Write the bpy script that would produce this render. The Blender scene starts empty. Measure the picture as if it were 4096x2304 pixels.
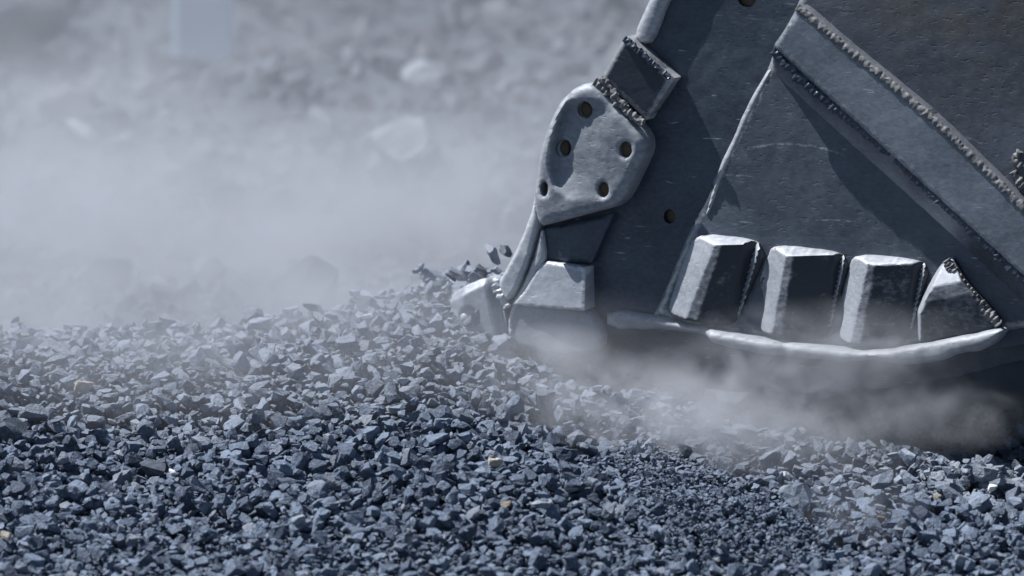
import bpy, bmesh, math, random
import numpy as np
from mathutils import Vector, Matrix, Euler, noise
from mathutils.geometry import delaunay_2d_cdt

random.seed(7)
rng = np.random.default_rng(7)
scene = bpy.context.scene
col = scene.collection

# ------------------------------------------------------------------ camera
CAM = Vector((0.0, -15.0, 2.2))
AIM = Vector((0.0, 0.0, 0.2))
FWD = (AIM - CAM).normalized()
RIGHT = FWD.cross(Vector((0, 0, 1))).normalized()
UP = RIGHT.cross(FWD).normalized()
DIST = (AIM - CAM).length
PX = 0.003                                   # metres per pixel (1024 wide) at the aim point
cam_data = bpy.data.cameras.new('camera')
cam = bpy.data.objects.new('camera', cam_data)
col.objects.link(cam)
cam.location = CAM
cam.rotation_euler = FWD.to_track_quat('-Z', 'Y').to_euler()
cam_data.sensor_width = 36.0
cam_data.lens = 36.0 * DIST / (1024 * PX)
cam_data.clip_start = 0.5
cam_data.clip_end = 600
cam_data.dof.use_dof = True
cam_data.dof.focus_distance = 14.55
cam_data.dof.aperture_fstop = 2.3
scene.camera = cam

# ------------------------------------------------------------------ sky, sun, exposure
SUN = Vector((-0.477, 0.015, 0.86)).normalized()          # towards the sun
world = bpy.data.worlds.new('World')
scene.world = world
world.use_nodes = True
wn = world.node_tree
sky = wn.nodes.new('ShaderNodeTexSky')
sky.sky_type = 'NISHITA'
sky.sun_disc = False
sky.sun_elevation = math.asin(SUN.z)
sky.sun_rotation = math.atan2(SUN.x, SUN.y)
sky.air_density = 1.2
sky.dust_density = 0.6
sky.ozone_density = 3.5
bg = wn.nodes['Background']
wn.links.new(sky.outputs[0], bg.inputs[0])
bg.inputs[1].default_value = 0.05
sun_data = bpy.data.lights.new('sun', 'SUN')
sun_data.energy = 5.0
sun_data.angle = math.radians(0.5)
sun_data.color = (1.0, 0.98, 0.955)
sun = bpy.data.objects.new('sun', sun_data)
col.objects.link(sun)
sun.rotation_euler = SUN.to_track_quat('Z', 'Y').to_euler()
scene.view_settings.view_transform = 'Standard'
scene.view_settings.look = 'None'
scene.view_settings.exposure = 0.55
scene.view_settings.gamma = 1.0
scene.view_settings.use_curve_mapping = False
scene.render.engine = 'CYCLES'
cy = scene.cycles
cy.use_denoising = True
cy.max_bounces = 8
cy.diffuse_bounces = 3
cy.glossy_bounces = 3
cy.volume_bounces = 3
cy.transparent_max_bounces = 8
cy.volume_max_steps = 256
cy.use_adaptive_sampling = True
cy.adaptive_threshold = 0.01
cy.sample_clamp_indirect = 4.0


# ------------------------------------------------------------------ helpers
def ray(px, py):
    return (FWD * DIST + RIGHT * ((px - 512) * PX) - UP * ((py - 288) * PX)).normalized()


def at(px, py, y):
    """World point seen at a pixel, on the vertical plane at depth y."""
    d = ray(px, py)
    return CAM + d * ((y - CAM.y) / d.y)


def to_px(p):
    v = Vector(p) - CAM
    z = v.dot(FWD)
    return 512 + v.dot(RIGHT) / z * DIST / PX, 288 - v.dot(UP) / z * DIST / PX


def tag(o, label=None, cat=None, group=None, kind=None):
    if label:
        o['label'] = label
    if cat:
        o['category'] = cat
    if group:
        o['group'] = group
    if kind:
        o['kind'] = kind
    return o


def link_mesh(name, me, parent=None):
    o = bpy.data.objects.new(name, me)
    col.objects.link(o)
    if parent is not None:
        o.parent = parent
    return o


def mesh_np(name, verts, faces, mat, smooth=False, sharp=None):
    """Triangle mesh from arrays."""
    me = bpy.data.meshes.new(name)
    verts = np.asarray(verts, np.float32)
    faces = np.asarray(faces, np.int32)
    me.vertices.add(len(verts))
    me.vertices.foreach_set('co', verts.ravel())
    me.loops.add(faces.size)
    me.loops.foreach_set('vertex_index', faces.ravel())
    me.polygons.add(len(faces))
    me.polygons.foreach_set('loop_start', np.arange(0, faces.size, faces.shape[1], dtype=np.int32))
    me.update(calc_edges=True)
    me.validate()
    me.polygons.foreach_set('use_smooth', np.full(len(me.polygons), smooth, bool))
    if smooth and sharp is not None:
        me.set_sharp_from_angle(angle=math.radians(sharp))
    me.materials.append(mat)
    return me


# the bucket's near side stands on a vertical plane turned a little towards the left
YAW = math.radians(22)
BU = Vector((math.cos(YAW), -math.sin(YAW), 0))
BN = Vector((-math.sin(YAW), -math.cos(YAW), 0))
BO = at(560, 300, 0.0)


def bat(px, py, h=0.0):
    """The point seen at a pixel on the plane h (in 3 mm units) in front of the bucket's side plate."""
    d = ray(px, py)
    o = BO + BN * (h * PX)
    return CAM + d * ((o - CAM).dot(BN) / d.dot(BN))


def by(x):
    """Depth of the side plate at a given x."""
    return BO.y - (x - BO.x) * math.tan(YAW)


# ------------------------------------------------------------------ materials
class NT:
    def __init__(self, name):
        self.m = bpy.data.materials.new(name)
        self.m.use_nodes = True
        self.t = self.m.node_tree
        self.t.nodes.clear()
        self.out = self.t.nodes.new('ShaderNodeOutputMaterial')

    def n(self, typ, **kw):
        nd = self.t.nodes.new(typ)
        for k, v in kw.items():
            setattr(nd, k, v)
        return nd

    def put(self, sock, v):
        if isinstance(v, bpy.types.NodeSocket):
            self.t.links.new(v, sock)
        elif v is not None:
            sock.default_value = v

    def math(self, op, a, b=None, c=None, clamp=False):
        nd = self.n('ShaderNodeMath', operation=op, use_clamp=clamp)
        for i, v in enumerate((a, b, c)):
            if v is not None:
                self.put(nd.inputs[i], v)
        return nd.outputs[0]

    def noise(self, vec, scale, detail=4, rough=0.55, dist=0.0):
        nd = self.n('ShaderNodeTexNoise')
        self.put(nd.inputs['Vector'], vec)
        nd.inputs['Scale'].default_value = scale
        nd.inputs['Detail'].default_value = detail
        nd.inputs['Roughness'].default_value = rough
        nd.inputs['Distortion'].default_value = dist
        return nd.outputs['Fac']

    def mapr(self, v, a, b, c=0.0, d=1.0):
        nd = self.n('ShaderNodeMapRange')
        self.put(nd.inputs[0], v)
        for i, x in enumerate((a, b, c, d)):
            nd.inputs[i + 1].default_value = x
        return nd.outputs[0]

    def mix(self, f, a, b):
        nd = self.n('ShaderNodeMix', data_type='RGBA')
        self.put(nd.inputs[0], f)
        self.put(nd.inputs[6], a if isinstance(a, bpy.types.NodeSocket) else (*a, 1))
        self.put(nd.inputs[7], b if isinstance(b, bpy.types.NodeSocket) else (*b, 1))
        return nd.outputs[2]

    def vmul(self, vec, s):
        nd = self.n('ShaderNodeMapping')
        self.put(nd.inputs[0], vec)
        nd.inputs['Scale'].default_value = s
        return nd.outputs[0]

    def rot_scale(self, vec, rot, s):
        nd = self.n('ShaderNodeMapping')
        self.put(nd.inputs[0], vec)
        nd.inputs['Rotation'].default_value = rot
        nd.inputs['Scale'].default_value = s
        return nd.outputs[0]

    def bump(self, h, strength, dist, normal=None):
        nd = self.n('ShaderNodeBump')
        nd.inputs['Strength'].default_value = strength
        nd.inputs['Distance'].default_value = dist
        self.put(nd.inputs['Height'], h)
        if normal is not None:
            self.put(nd.inputs['Normal'], normal)
        return nd.outputs[0]

    def surface(self, color, rough=0.7, metal=0.0, normal=None, spec=0.5):
        p = self.n('ShaderNodeBsdfPrincipled')
        self.put(p.inputs['Base Color'], color if isinstance(color, bpy.types.NodeSocket) else (*color, 1))
        self.put(p.inputs['Roughness'], rough)
        self.put(p.inputs['Metallic'], metal)
        p.inputs['Specular IOR Level'].default_value = spec
        if normal is not None:
            self.put(p.inputs['Normal'], normal)
        self.t.links.new(p.outputs[0], self.out.inputs['Surface'])
        return self.m


def stone_material(name, per_object, dark=(0.034, 0.051, 0.086), pale=(0.195, 0.248, 0.34), coat=0.0):
    t = NT(name)
    pos = t.n('ShaderNodeNewGeometry').outputs['Position']
    if per_object:
        rnd = t.math('ADD', t.n('ShaderNodeObjectInfo').outputs['Color'], 0.0)
    else:
        a = t.n('ShaderNodeAttribute', attribute_name='tint')
        rnd = a.outputs['Fac']
    speck = t.noise(pos, 140, 5, 0.65)
    band = t.noise(t.vmul(pos, (1, 1, 2.5)), 38, 3, 0.6, 1.5)
    f = t.math('ADD', t.math('MULTIPLY', rnd, 0.75), t.math('MULTIPLY', t.math('SUBTRACT', band, 0.5), 0.9), clamp=True)
    c = t.mix(f, dark, pale)
    c = t.mix(t.mapr(speck, 0.56, 0.78), c, (0.34, 0.385, 0.45))
    c = t.mix(t.mapr(speck, 0.42, 0.25), c, (0.03, 0.042, 0.065))
    # a few stones a little browner
    warm = t.mapr(rnd, 0.93, 0.97)
    c = t.mix(t.math('MULTIPLY', warm, 0.35), c, (0.15, 0.14, 0.13))
    if coat:
        # pale powder lies on the upper sides of the stones close to where the bucket digs
        geo = t.n('ShaderNodeNewGeometry')
        s1, s2 = t.n('ShaderNodeSeparateXYZ'), t.n('ShaderNodeSeparateXYZ')
        t.put(s1.inputs[0], pos)
        t.put(s2.inputs[0], geo.outputs['Normal'])
        xr = t.math('MULTIPLY', t.math('MAXIMUM', t.math('SUBTRACT', s1.outputs[0], 0.25), 0.0), 0.42)
        line = t.math('ADD', t.math('ADD', s1.outputs[1], xr), t.math('MULTIPLY', t.math('SUBTRACT', t.noise(pos, 3.0, 4, 0.6), 0.5), 0.9))
        m = t.math('MULTIPLY', t.mapr(line, -0.95, -0.55), t.mapr(s2.outputs[2], -0.1, 0.6))
        m = t.math('MULTIPLY', m, t.mapr(speck, 0.3, 0.6, 0.55, 1.0))
        c = t.mix(t.math('MULTIPLY', m, coat), c, (0.36, 0.39, 0.435))
    h = t.math('ADD', t.math('MULTIPLY', t.noise(pos, 80, 4, 0.6), 1.0), t.math('MULTIPLY', speck, 0.7))
    nrm = t.bump(h, 1.0, 0.006)
    return t.surface(c, t.mapr(band, 0.3, 0.7, 0.55, 0.85), 0.0, nrm, 0.4)


M_GRAVEL = stone_material('crushed_stone', False, coat=0.38)
M_STONE = stone_material('crushed_stone_single', True, coat=0.38)


def plain_stone(name, c1, c2, rough=0.7):
    t = NT(name)
    pos = t.n('ShaderNodeNewGeometry').outputs['Position']
    n1 = t.noise(pos, 60, 5, 0.6)
    n2 = t.noise(pos, 190, 3, 0.6)
    c = t.mix(t.mapr(n1, 0.35, 0.65), c1, c2)
    return t.surface(c, rough, 0, t.bump(t.math('ADD', n1, n2), 0.8, 0.003), 0.4)


M_TAN = plain_stone('tan_stone', (0.30, 0.27, 0.225), (0.42, 0.385, 0.335))
M_WHITE = plain_stone('white_quartz', (0.5, 0.52, 0.55), (0.72, 0.73, 0.74), 0.5)
M_PALE = plain_stone('pale_grey_stone', (0.14, 0.17, 0.215), (0.25, 0.285, 0.34), 0.6)
M_DARK = plain_stone('dark_grey_stone', (0.05, 0.062, 0.083), (0.1, 0.12, 0.155), 0.75)
M_BROWN = plain_stone('brown_stone', (0.10, 0.08, 0.065), (0.2, 0.165, 0.14), 0.6)
M_PALEROCK = plain_stone('pale_boulder_rock', (0.3, 0.325, 0.36), (0.42, 0.445, 0.48), 0.8)
M_ROCK = plain_stone('boulder_rock', (0.14, 0.16, 0.19), (0.28, 0.305, 0.345), 0.8)


def ground_material():
    t = NT('gravel_ground')
    pos = t.n('ShaderNodeNewGeometry').outputs['Position']
    n1 = t.noise(pos, 25, 6, 0.7)
    n2 = t.noise(pos, 2.2, 4, 0.6)
    c = t.mix(n1, (0.04, 0.05, 0.068), (0.13, 0.15, 0.185))
    c = t.mix(t.mapr(n2, 0.4, 0.65), c, (0.07, 0.082, 0.105))
    return t.surface(c, 0.9, 0, t.bump(n1, 1.0, 0.03), 0.3)


M_GROUND = ground_material()


def steel(name, dark, pale, rough=(0.38, 0.6), metal=0.4, scratch=1.0, rust=0.0, pits=1.0, edge=1.0, painted_shade=None, arcs=(), dusty=0.0):
    t = NT(name)
    g = t.n('ShaderNodeNewGeometry')
    pos = g.outputs['Position']
    broad = t.noise(pos, 6, 5, 0.6)
    fine = t.noise(t.vmul(pos, (0.7, 1, 1.25)), 75, 5, 0.68)
    scr1 = t.noise(t.rot_scale(pos, (0, math.radians(38), 0), (9, 30, 110)), 1.0, 3, 0.6)
    scr2 = t.noise(t.rot_scale(pos, (0, math.radians(-12), 0), (12, 30, 130)), 1.0, 2, 0.6)
    pit = t.noise(t.vmul(pos, (40, 60, 95)), 1.0, 2, 0.5)
    f = t.math('ADD', t.mapr(broad, 0.3, 0.7, -0.15, 0.4), t.mapr(fine, 0.35, 0.7, -0.2, 0.3))
    c = t.mix(t.math('ADD', f, 0.15, clamp=True), dark, pale)
    marks = t.math('MULTIPLY', t.mapr(scr1, 0.66, 0.73), t.mapr(t.noise(pos, 6, 4), 0.52, 0.6))
    marks2 = t.math('MULTIPLY', t.mapr(scr2, 0.67, 0.73), t.mapr(t.noise(pos, 5, 4), 0.52, 0.62))
    mk = t.math('MULTIPLY', t.math('MAXIMUM', marks, marks2), 0.6 * scratch, clamp=True)
    c = t.mix(mk, c, (0.5, 0.53, 0.58))
    for (cx, cy_, rad, wid, x0, x1) in arcs:             # long swung scrapes left by rock
        cc = bat(cx, cy_, 7.0)
        R_ = (bat(cx, cy_ - rad, 7.0) - cc).length
        dn = t.n('ShaderNodeVectorMath', operation='DISTANCE')
        t.put(dn.inputs[0], pos)
        dn.inputs[1].default_value = cc
        warped = t.math('ADD', dn.outputs['Value'], t.math('MULTIPLY', t.math('SUBTRACT', fine, 0.5), 0.012))
        off = t.math('ABSOLUTE', t.math('SUBTRACT', warped, R_))
        sx_ = t.n('ShaderNodeSeparateXYZ')
        t.put(sx_.inputs[0], pos)
        xa, xb = bat(x0, cy_ - rad, 7.0).x, bat(x1, cy_ - rad, 7.0).x
        win = t.math('MULTIPLY', t.mapr(sx_.outputs[0], xa, xa + 0.05), t.mapr(sx_.outputs[0], xb, xb - 0.05))
        win = t.math('MULTIPLY', win, t.mapr(sx_.outputs[2], cc.z, cc.z + 0.02))
        k_ = t.math('MULTIPLY', t.math('MULTIPLY', t.mapr(off, wid * PX, 0.0), win), t.mapr(fine, 0.4, 0.6), clamp=True)
        c = t.mix(t.math('MULTIPLY', k_, 0.75), c, (0.42, 0.45, 0.5))
    # worn convex edges are polished brighter
    ew = t.math('MULTIPLY', t.mapr(t.math('ADD', g.outputs['Pointiness'], t.math('MULTIPLY', t.math('SUBTRACT', fine, 0.5), 0.08)), 0.515, 0.57), 0.8 * edge)
    c = t.mix(ew, c, (0.55, 0.57, 0.60))
    if painted_shade is not None:
        # shade painted by normal: faces turned from the sun darkened, lit sides left bright
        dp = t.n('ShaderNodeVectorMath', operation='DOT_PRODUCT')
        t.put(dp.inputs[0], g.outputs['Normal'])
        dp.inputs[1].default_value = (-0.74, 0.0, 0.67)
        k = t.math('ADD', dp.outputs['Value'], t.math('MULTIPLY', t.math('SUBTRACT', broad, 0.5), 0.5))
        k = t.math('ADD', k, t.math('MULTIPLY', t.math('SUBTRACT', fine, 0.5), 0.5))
        c = t.mix(t.mapr(k, 0.08, 0.46), painted_shade, c)
    if dusty:
        # caked pale dust along the digging edge
        sz = t.n('ShaderNodeSeparateXYZ')
        t.put(sz.inputs[0], pos)
        lo = t.mapr(t.math('ADD', sz.outputs[2], t.math('MULTIPLY', t.math('SUBTRACT', t.noise(pos, 14, 5, 0.65), 0.5), 0.35)), 0.16, -0.02)
        c = t.mix(t.math('MULTIPLY', lo, dusty), c, (0.22, 0.235, 0.26))
        metal = t.math('MULTIPLY', t.math('SUBTRACT', 1.0, t.math('MULTIPLY', lo, dusty)), metal)
        rough = (rough[0] + 0.12 * dusty, rough[1] + 0.15 * dusty)
    if rust:
        sx = t.n('ShaderNodeSeparateXYZ')
        t.put(sx.inputs[0], pos)
        up = t.mapr(t.math('ADD', t.math('MULTIPLY', sx.outputs[0], 0.6), sx.outputs[2]), 1.25, 1.9)
        r = t.math('MULTIPLY', t.mapr(t.noise(pos, 4.2, 6, 0.7), 0.35, 0.6), t.math('MULTIPLY', up, rust))
        c = t.mix(r, c, (0.075, 0.06, 0.042))
    ro = t.mapr(t.math('ADD', broad, t.math('MULTIPLY', fine, 0.5)), 0.5, 1.0, rough[0], rough[1])
    h = t.math('ADD', t.math('MULTIPLY', fine, 0.5), t.math('MULTIPLY', t.mapr(pit, 0.3, 0.4), 0.8 * pits))
    h = t.math('ADD', h, t.math('MULTIPLY', t.math('SUBTRACT', 1.0, mk), 0.5))
    nrm = t.bump(h, 0.3, 0.003)
    return t.surface(c, ro, metal, nrm, 0.5)


M_STEEL = steel('worn_steel', (0.044, 0.058, 0.083), (0.095, 0.117, 0.155), (0.34, 0.52), 0.5, edge=0.0, pits=0.5)
M_STEEL_RUST = steel('worn_steel_stained', (0.07, 0.086, 0.114), (0.14, 0.162, 0.2), (0.36, 0.55), 0.45, rust=0.6, arcs=((790, 320, 176, 1.6, 738, 846), (735, 420, 245, 1.2, 716, 756), (838, 460, 240, 1.0, 800, 862), (905, 330, 205, 1.0, 890, 985)))
M_POLISH = steel('scuffed_bright_steel', (0.26, 0.285, 0.33), (0.44, 0.47, 0.52), (0.42, 0.6), 0.35, 0.9, pits=0.6, dusty=0.5)
M_WORN_SHADED = steel('worn_casting_steel_painted_shade', (0.27, 0.295, 0.34), (0.48, 0.51, 0.56), (0.42, 0.6), 0.35, 0.7, pits=0.8, edge=0.5, painted_shade=(0.036, 0.043, 0.055), dusty=0.5)  # dark tone stands in for shade on the blocks' unlit faces
M_SHROUD = steel('scuffed_shroud_steel', (0.17, 0.19, 0.225), (0.34, 0.365, 0.41), (0.45, 0.65), 0.3, 0.9, pits=0.9, edge=0.6, dusty=0.75)
M_STRIP = steel('ground_bar_steel', (0.13, 0.15, 0.185), (0.27, 0.297, 0.35), (0.32, 0.46), 0.6, 0.8, pits=0.25, edge=0.6)
M_DARKSTEEL = steel('dark_plate_steel', (0.035, 0.045, 0.062), (0.065, 0.08, 0.105), (0.45, 0.6), 0.3, 0.6, pits=0.4)
M_WELD = steel('weld_metal', (0.12, 0.125, 0.135), (0.26, 0.26, 0.265), (0.6, 0.8), 0.2, 0.0, pits=0.5, edge=0.0)


def simple(name, c, rough, metal=0.0):
    t = NT(name)
    pos = t.n('ShaderNodeNewGeometry').outputs['Position']
    n = t.noise(pos, 150, 4, 0.6)
    cc = t.mix(n, tuple(x * 0.6 for x in c), tuple(x * 1.4 for x in c))
    return t.surface(cc, rough, metal, t.bump(n, 0.6, 0.002), 0.3)


M_HOLE = simple('dirt_in_hole', (0.15, 0.115, 0.085), 0.9)
M_PILLAR = simple('pale_blue_paint', (0.62, 0.73, 0.81), 0.6)


# ------------------------------------------------------------------ stones
def halfspace_rock(nplanes, flat, seed):
    """Angular polyhedron: the intersection of random half spaces."""
    r = np.random.default_rng(seed)
    n = r.normal(size=(nplanes, 3))
    n /= np.linalg.norm(n, axis=1)[:, None]
    n = np.vstack([n, np.eye(3), -np.eye(3)])
    d = np.concatenate([r.uniform(0.62, 1.0, nplanes), np.full(6, 1.15)])
    dual = n / d[:, None]
    bm = bmesh.new()
    vs = [bm.verts.new(p) for p in dual]
    bmesh.ops.convex_hull(bm, input=vs)
    pts = []
    for f in bm.faces:
        a, b, c = [np.array(v.co) for v in f.verts[:3]]
        nn = np.cross(b - a, c - a)
        L = np.linalg.norm(nn)
        if L < 1e-9:
            continue
        nn /= L
        k = np.dot(nn, a)
        if abs(k) < 1e-6:
            continue
        pts.append(nn / k)
    bm.free()
    pts = np.array(pts)
    keep = []
    for p in pts:
        if all(np.linalg.norm(p - q) > 0.09 for q in keep):
            keep.append(p)
    pts = np.array(keep)
    sc = np.array([r.uniform(1.0, 1.4), r.uniform(0.75, 1.0), flat])
    pts = pts * sc
    bm = bmesh.new()
    vs = [bm.verts.new(p) for p in pts]
    g = bmesh.ops.convex_hull(bm, input=vs)
    bmesh.ops.delete(bm, geom=[v for v in bm.verts if not v.link_faces], context='VERTS')
    return bm


def rock_arrays(bm):
    bmesh.ops.triangulate(bm, faces=bm.faces[:])
    bm.verts.index_update()
    v = np.array([x.co for x in bm.verts], np.float32)
    f = np.array([[x.index for x in fc.verts] for fc in bm.faces], np.int32)
    c = (v.max(0) + v.min(0)) / 2
    v = v - c
    v /= np.abs(v).max()
    return v, f


LOW, HIGH = [], []
for i in range(36):
    flat = [0.55, 0.68, 0.8, 0.95][i % 4]
    bm = halfspace_rock(9 + i % 5, flat, 100 + i)
    LOW.append(rock_arrays(bm.copy()))
    bmesh.ops.subdivide_edges(bm, edges=bm.edges[:], cuts=1, use_grid_fill=True)
    bmesh.ops.triangulate(bm, faces=bm.faces[:])
    bmesh.ops.smooth_vert(bm, verts=bm.verts[:], factor=0.22, use_axis_x=True, use_axis_y=True, use_axis_z=True)
    for v in bm.verts:
        p = v.co * 2.3 + Vector((i * 7.3, 0, 0))
        v.co += noise.noise_vector(p) * 0.10 + noise.noise_vector(p * 3.1) * 0.03
    HIGH.append(rock_arrays(bm))
HIGH_MESH = []
for i, (v, f) in enumerate(HIGH):
    HIGH_MESH.append(mesh_np('stone', v, f, M_STONE))


# ------------------------------------------------------------------ ground surface
ctrl = []          # (x, y, z)


def cp(px, py, y):
    p = at(px, py, y)
    ctrl.append((p.x, y, p.z))


def cw(x, y, z):
    ctrl.append((x, y, z))


for x in np.linspace(-2.6, 2.6, 7):
    cw(x, -3.2, -0.42)
    cw(x, -2.6, -0.37)
for px, py in ((-120, 572), (128, 578), (380, 575), (640, 580), (900, 590), (1140, 585)):
    cp(px, py, -2.0)
def yc(px):
    """Depth of the crest in front of the bucket."""
    return -0.28 - math.tan(YAW) * max(0.0, (px - 560) * 0.0028)


for px, py in ((-150, 470), (0, 478), (130, 492), (300, 482), (430, 468), (560, 480), (700, 497), (830, 520), (1024, 508), (1160, 505)):
    cp(px, py, min(-1.3, yc(px) - 0.62))
for px, py in ((-150, 400), (0, 402), (120, 424), (250, 418), (380, 398), (470, 404), (560, 424), (700, 458), (850, 474), (1024, 478), (1160, 478)):
    cp(px, py, min(-0.72, yc(px) - 0.3))
for px, py in ((-150, 352), (0, 354), (150, 362), (300, 350), (400, 340), (470, 346), (520, 361), (600, 378), (660, 390), (700, 404), (790, 423), (850, 440), (940, 455), (1024, 459), (1160, 462)):
    cp(px, py, yc(px))
for px, py in ((-150, 332), (0, 334), (150, 336), (270, 328), (340, 314), (400, 305), (450, 312), (480, 325)):
    cp(px, py, 0.05)
for px, py in ((-150, 319), (0, 319), (150, 320), (260, 317), (330, 303), (400, 287), (450, 277), (490, 269)):
    cp(px, py, 0.32)
for px, py in ((400, 288), (460, 270), (500, 263), (545, 264)):
    cp(px, py, 0.55)
for x in np.linspace(-2.6, -0.4, 5):
    cw(x, 0.75, -0.16)
    cw(x, 1.2, -0.22)
cw(0.0, 1.1, 0.1)
cw(0.1, 2.0, -0.05)
cw(0.35, 0.6, -0.1)
for x in (0.3, 0.7, 1.2, 1.7, 2.4):
    cw(x, by(x) + 0.04, -0.30)
    cw(x, by(x) + 0.5, -0.315)
    cw(x, 1.2, -0.32)
    cw(x, 3.0, -0.3)
for px, py in ((-150, 286), (0, 287), (90, 292), (180, 278), (250, 270), (320, 285)):
    cp(px, py, 2.3)
for x in (-4, -2.2, -1, 0.2, 1.5, 3.5):
    cw(x, 4.0, -0.22)
    cw(x, 6.5, -0.16)
    cw(x, 10, -0.12)
    cw(x, 14, -0.05)
    cw(x, 18, 0.5)
cw(-1.9, 11.0, 0.12)
cw(-2.6, 11.5, 0.2)
cw(-1.2, 8.2, 0.1)
cw(0.1, 9.2, 0.16)
cw(0.9, 10.5, 0.35)
cw(0.2, 5.5, -0.02)
C = np.array(ctrl)
N = len(C)
YS = 1.0


def phi(r):
    return r


dmat = np.sqrt((C[:, None, 0] - C[None, :, 0]) ** 2 + ((C[:, None, 1] - C[None, :, 1]) * YS) ** 2)
A = np.zeros((N + 3, N + 3))
A[:N, :N] = phi(dmat) - np.eye(N) * 0.01
A[:N, N] = A[N, :N] = 1
A[:N, N + 1] = A[N + 1, :N] = C[:, 0]
A[:N, N + 2] = A[N + 2, :N] = C[:, 1]
W = np.linalg.solve(A, np.concatenate([C[:, 2], np.zeros(3)]))


def rbf(x, y):
    x = np.asarray(x, float)
    y = np.asarray(y, float)
    out = W[N] + W[N + 1] * x + W[N + 2] * y
    for i in range(N):
        out = out + W[i] * np.sqrt((x - C[i, 0]) ** 2 + (y - C[i, 1]) ** 2)
    return out


def vnoise(x, y, s, seed):
    """Cheap smooth value noise."""
    r = np.random.default_rng(seed)
    tab = r.uniform(-1, 1, (64, 64))
    u, v = x / s, y / s
    iu, iv = np.floor(u).astype(int), np.floor(v).astype(int)
    fu, fv = u - iu, v - iv
    fu, fv = fu * fu * (3 - 2 * fu), fv * fv * (3 - 2 * fv)
    g = lambda a, b: tab[a % 64, b % 64]
    return (g(iu, iv) * (1 - fu) + g(iu + 1, iv) * fu) * (1 - fv) + (g(iu, iv + 1) * (1 - fu) + g(iu + 1, iv + 1) * fu) * fv


def surface(x, y):
    x = np.asarray(x, float)
    y = np.asarray(y, float)
    z = rbf(np.clip(x, -4, 4), np.clip(y, -3.2, 18))
    near = np.clip(1 - np.abs(y + 0.7) / 2.4, 0, 1)
    z = z + near * (0.016 * vnoise(x, y, 0.22, 1) + 0.008 * vnoise(x, y, 0.09, 2))
    far = np.clip((y - 1.3) / 1.5, 0, 1)
    z = z + far * (0.22 * np.clip((y - 4) / 4, 0, 1) * vnoise(x, y, 1.9, 8) + 0.10 * vnoise(x, y, 0.9, 3) + 0.06 * vnoise(x, y, 0.4, 4) + 0.03 * vnoise(x, y, 0.17, 5))
    return z


# ground sheet: dense near the camera's view, coarse to the horizon
LAYER = 0.075
SINK = 0.040
ux = np.concatenate([[-250, -120, -60, -30, -15, -8], np.arange(-4.4, 4.41, 0.08), [8, 15, 30, 60, 120, 250]])
uy = np.concatenate([[-250, -120, -60, -30, -15, -8, -5], np.arange(-3.4, 2.6, 0.06), np.arange(2.6, 18.1, 0.12), [22, 30, 45, 80, 150, 250]])
gx, gy = np.meshgrid(ux, uy, indexing='ij')
gz = surface(gx, gy) - LAYER
nx, ny = gx.shape
idx = np.arange(nx * ny).reshape(nx, ny)
quads = np.stack([idx[:-1, :-1], idx[1:, :-1], idx[1:, 1:], idx[:-1, 1:]], -1).reshape(-1, 4)
me = mesh_np('ground', np.stack([gx, gy, gz], -1).reshape(-1, 3), quads, M_GROUND, True)
tag(link_mesh('ground', me), 'blue grey stony quarry floor under the gravel and rubble', None, None, 'structure')

# ------------------------------------------------------------------ gravel pile: stones settle on a height map
RES = 0.006
X0, X1, Y0, Y1 = -2.05, 2.05, -2.7, 1.25
hx = np.arange(X0, X1, RES)
hy = np.arange(Y0, Y1, RES)
HX, HY = np.meshgrid(hx, hy, indexing='ij')
TARGET = surface(HX, HY) - SINK
HM = TARGET - (LAYER - SINK)
stones = []       # (variant, R 3x3 * scale, centre, hz)
EXT = [np.abs(v) for v, f in LOW]


def half_extents(k, R):
    v = LOW[k][0] @ R.T
    return np.abs(v).max(0)


def rand_rot(tilt):
    yaw = rng.uniform(0, 2 * math.pi)
    ax, ay = rng.normal(0, tilt, 2)
    return np.array(Euler((ax, ay, yaw)).to_matrix())


def settle(k, R, x, y, q=64):
    """Rest a stone on the height map; returns its centre height."""
    hxx, hyy, hzz = half_extents(k, R)
    i0, i1 = int((x - hxx - X0) / RES), int((x + hxx - X0) / RES) + 1
    j0, j1 = int((y - hyy - Y0) / RES), int((y + hyy - Y0) / RES) + 1
    if i0 < 0 or j0 < 0 or i1 >= len(hx) or j1 >= len(hy):
        return None
    sub = HM[i0:i1 + 1, j0:j1 + 1]
    rr = ((hx[i0:i1 + 1, None] - x) / hxx) ** 2 + ((hy[None, j0:j1 + 1] - y) / hyy) ** 2
    m = rr < 0.95
    if not m.any():
        return None
    cap = np.sqrt(np.clip(1 - rr, 0, 1)) * hzz
    zc = np.percentile((sub + cap)[m], q)
    sub[m] = np.maximum(sub[m], (zc + cap * 0.8)[m])
    return zc, hzz


def drop_stones(count, dmean, spread, dmin, dmax, tries, over, region=None, tilt=0.28):
    n = 0
    for _ in range(count):
        d = float(np.clip(dmean * math.exp(rng.normal(0, spread)), dmin, dmax))
        best = None
        for _t in range(tries):
            if region is None:
                y = rng.uniform(Y0 + 0.1, Y1 - 0.1)
                hw = 0.115 * (y + 15) + 0.1
                x = rng.uniform(max(X0 + 0.1, -hw), min(X1 - 0.1, hw))
            else:
                x, y = region()
            if not (X0 + 0.06 < x < X1 - 0.06 and Y0 + 0.06 < y < Y1 - 0.06):
                continue
            i, j = int((x - X0) / RES), int((y - Y0) / RES)
            g = HM[i, j] - TARGET[i, j]
            if best is None or g < best[0]:
                best = (g, x, y)
        if best is None or best[0] > over:
            continue
        g, x, y = best
        d *= 0.93
        if y < -1.4:
            d *= 0.86
        k = int(rng.integers(len(LOW)))
        R = rand_rot(tilt) * (d / 2)
        s = settle(k, R, x, y)
        if s is None:
            continue
        stones.append((k, R, (x, y, s[0]), s[1]))
        n += 1
    return n


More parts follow.
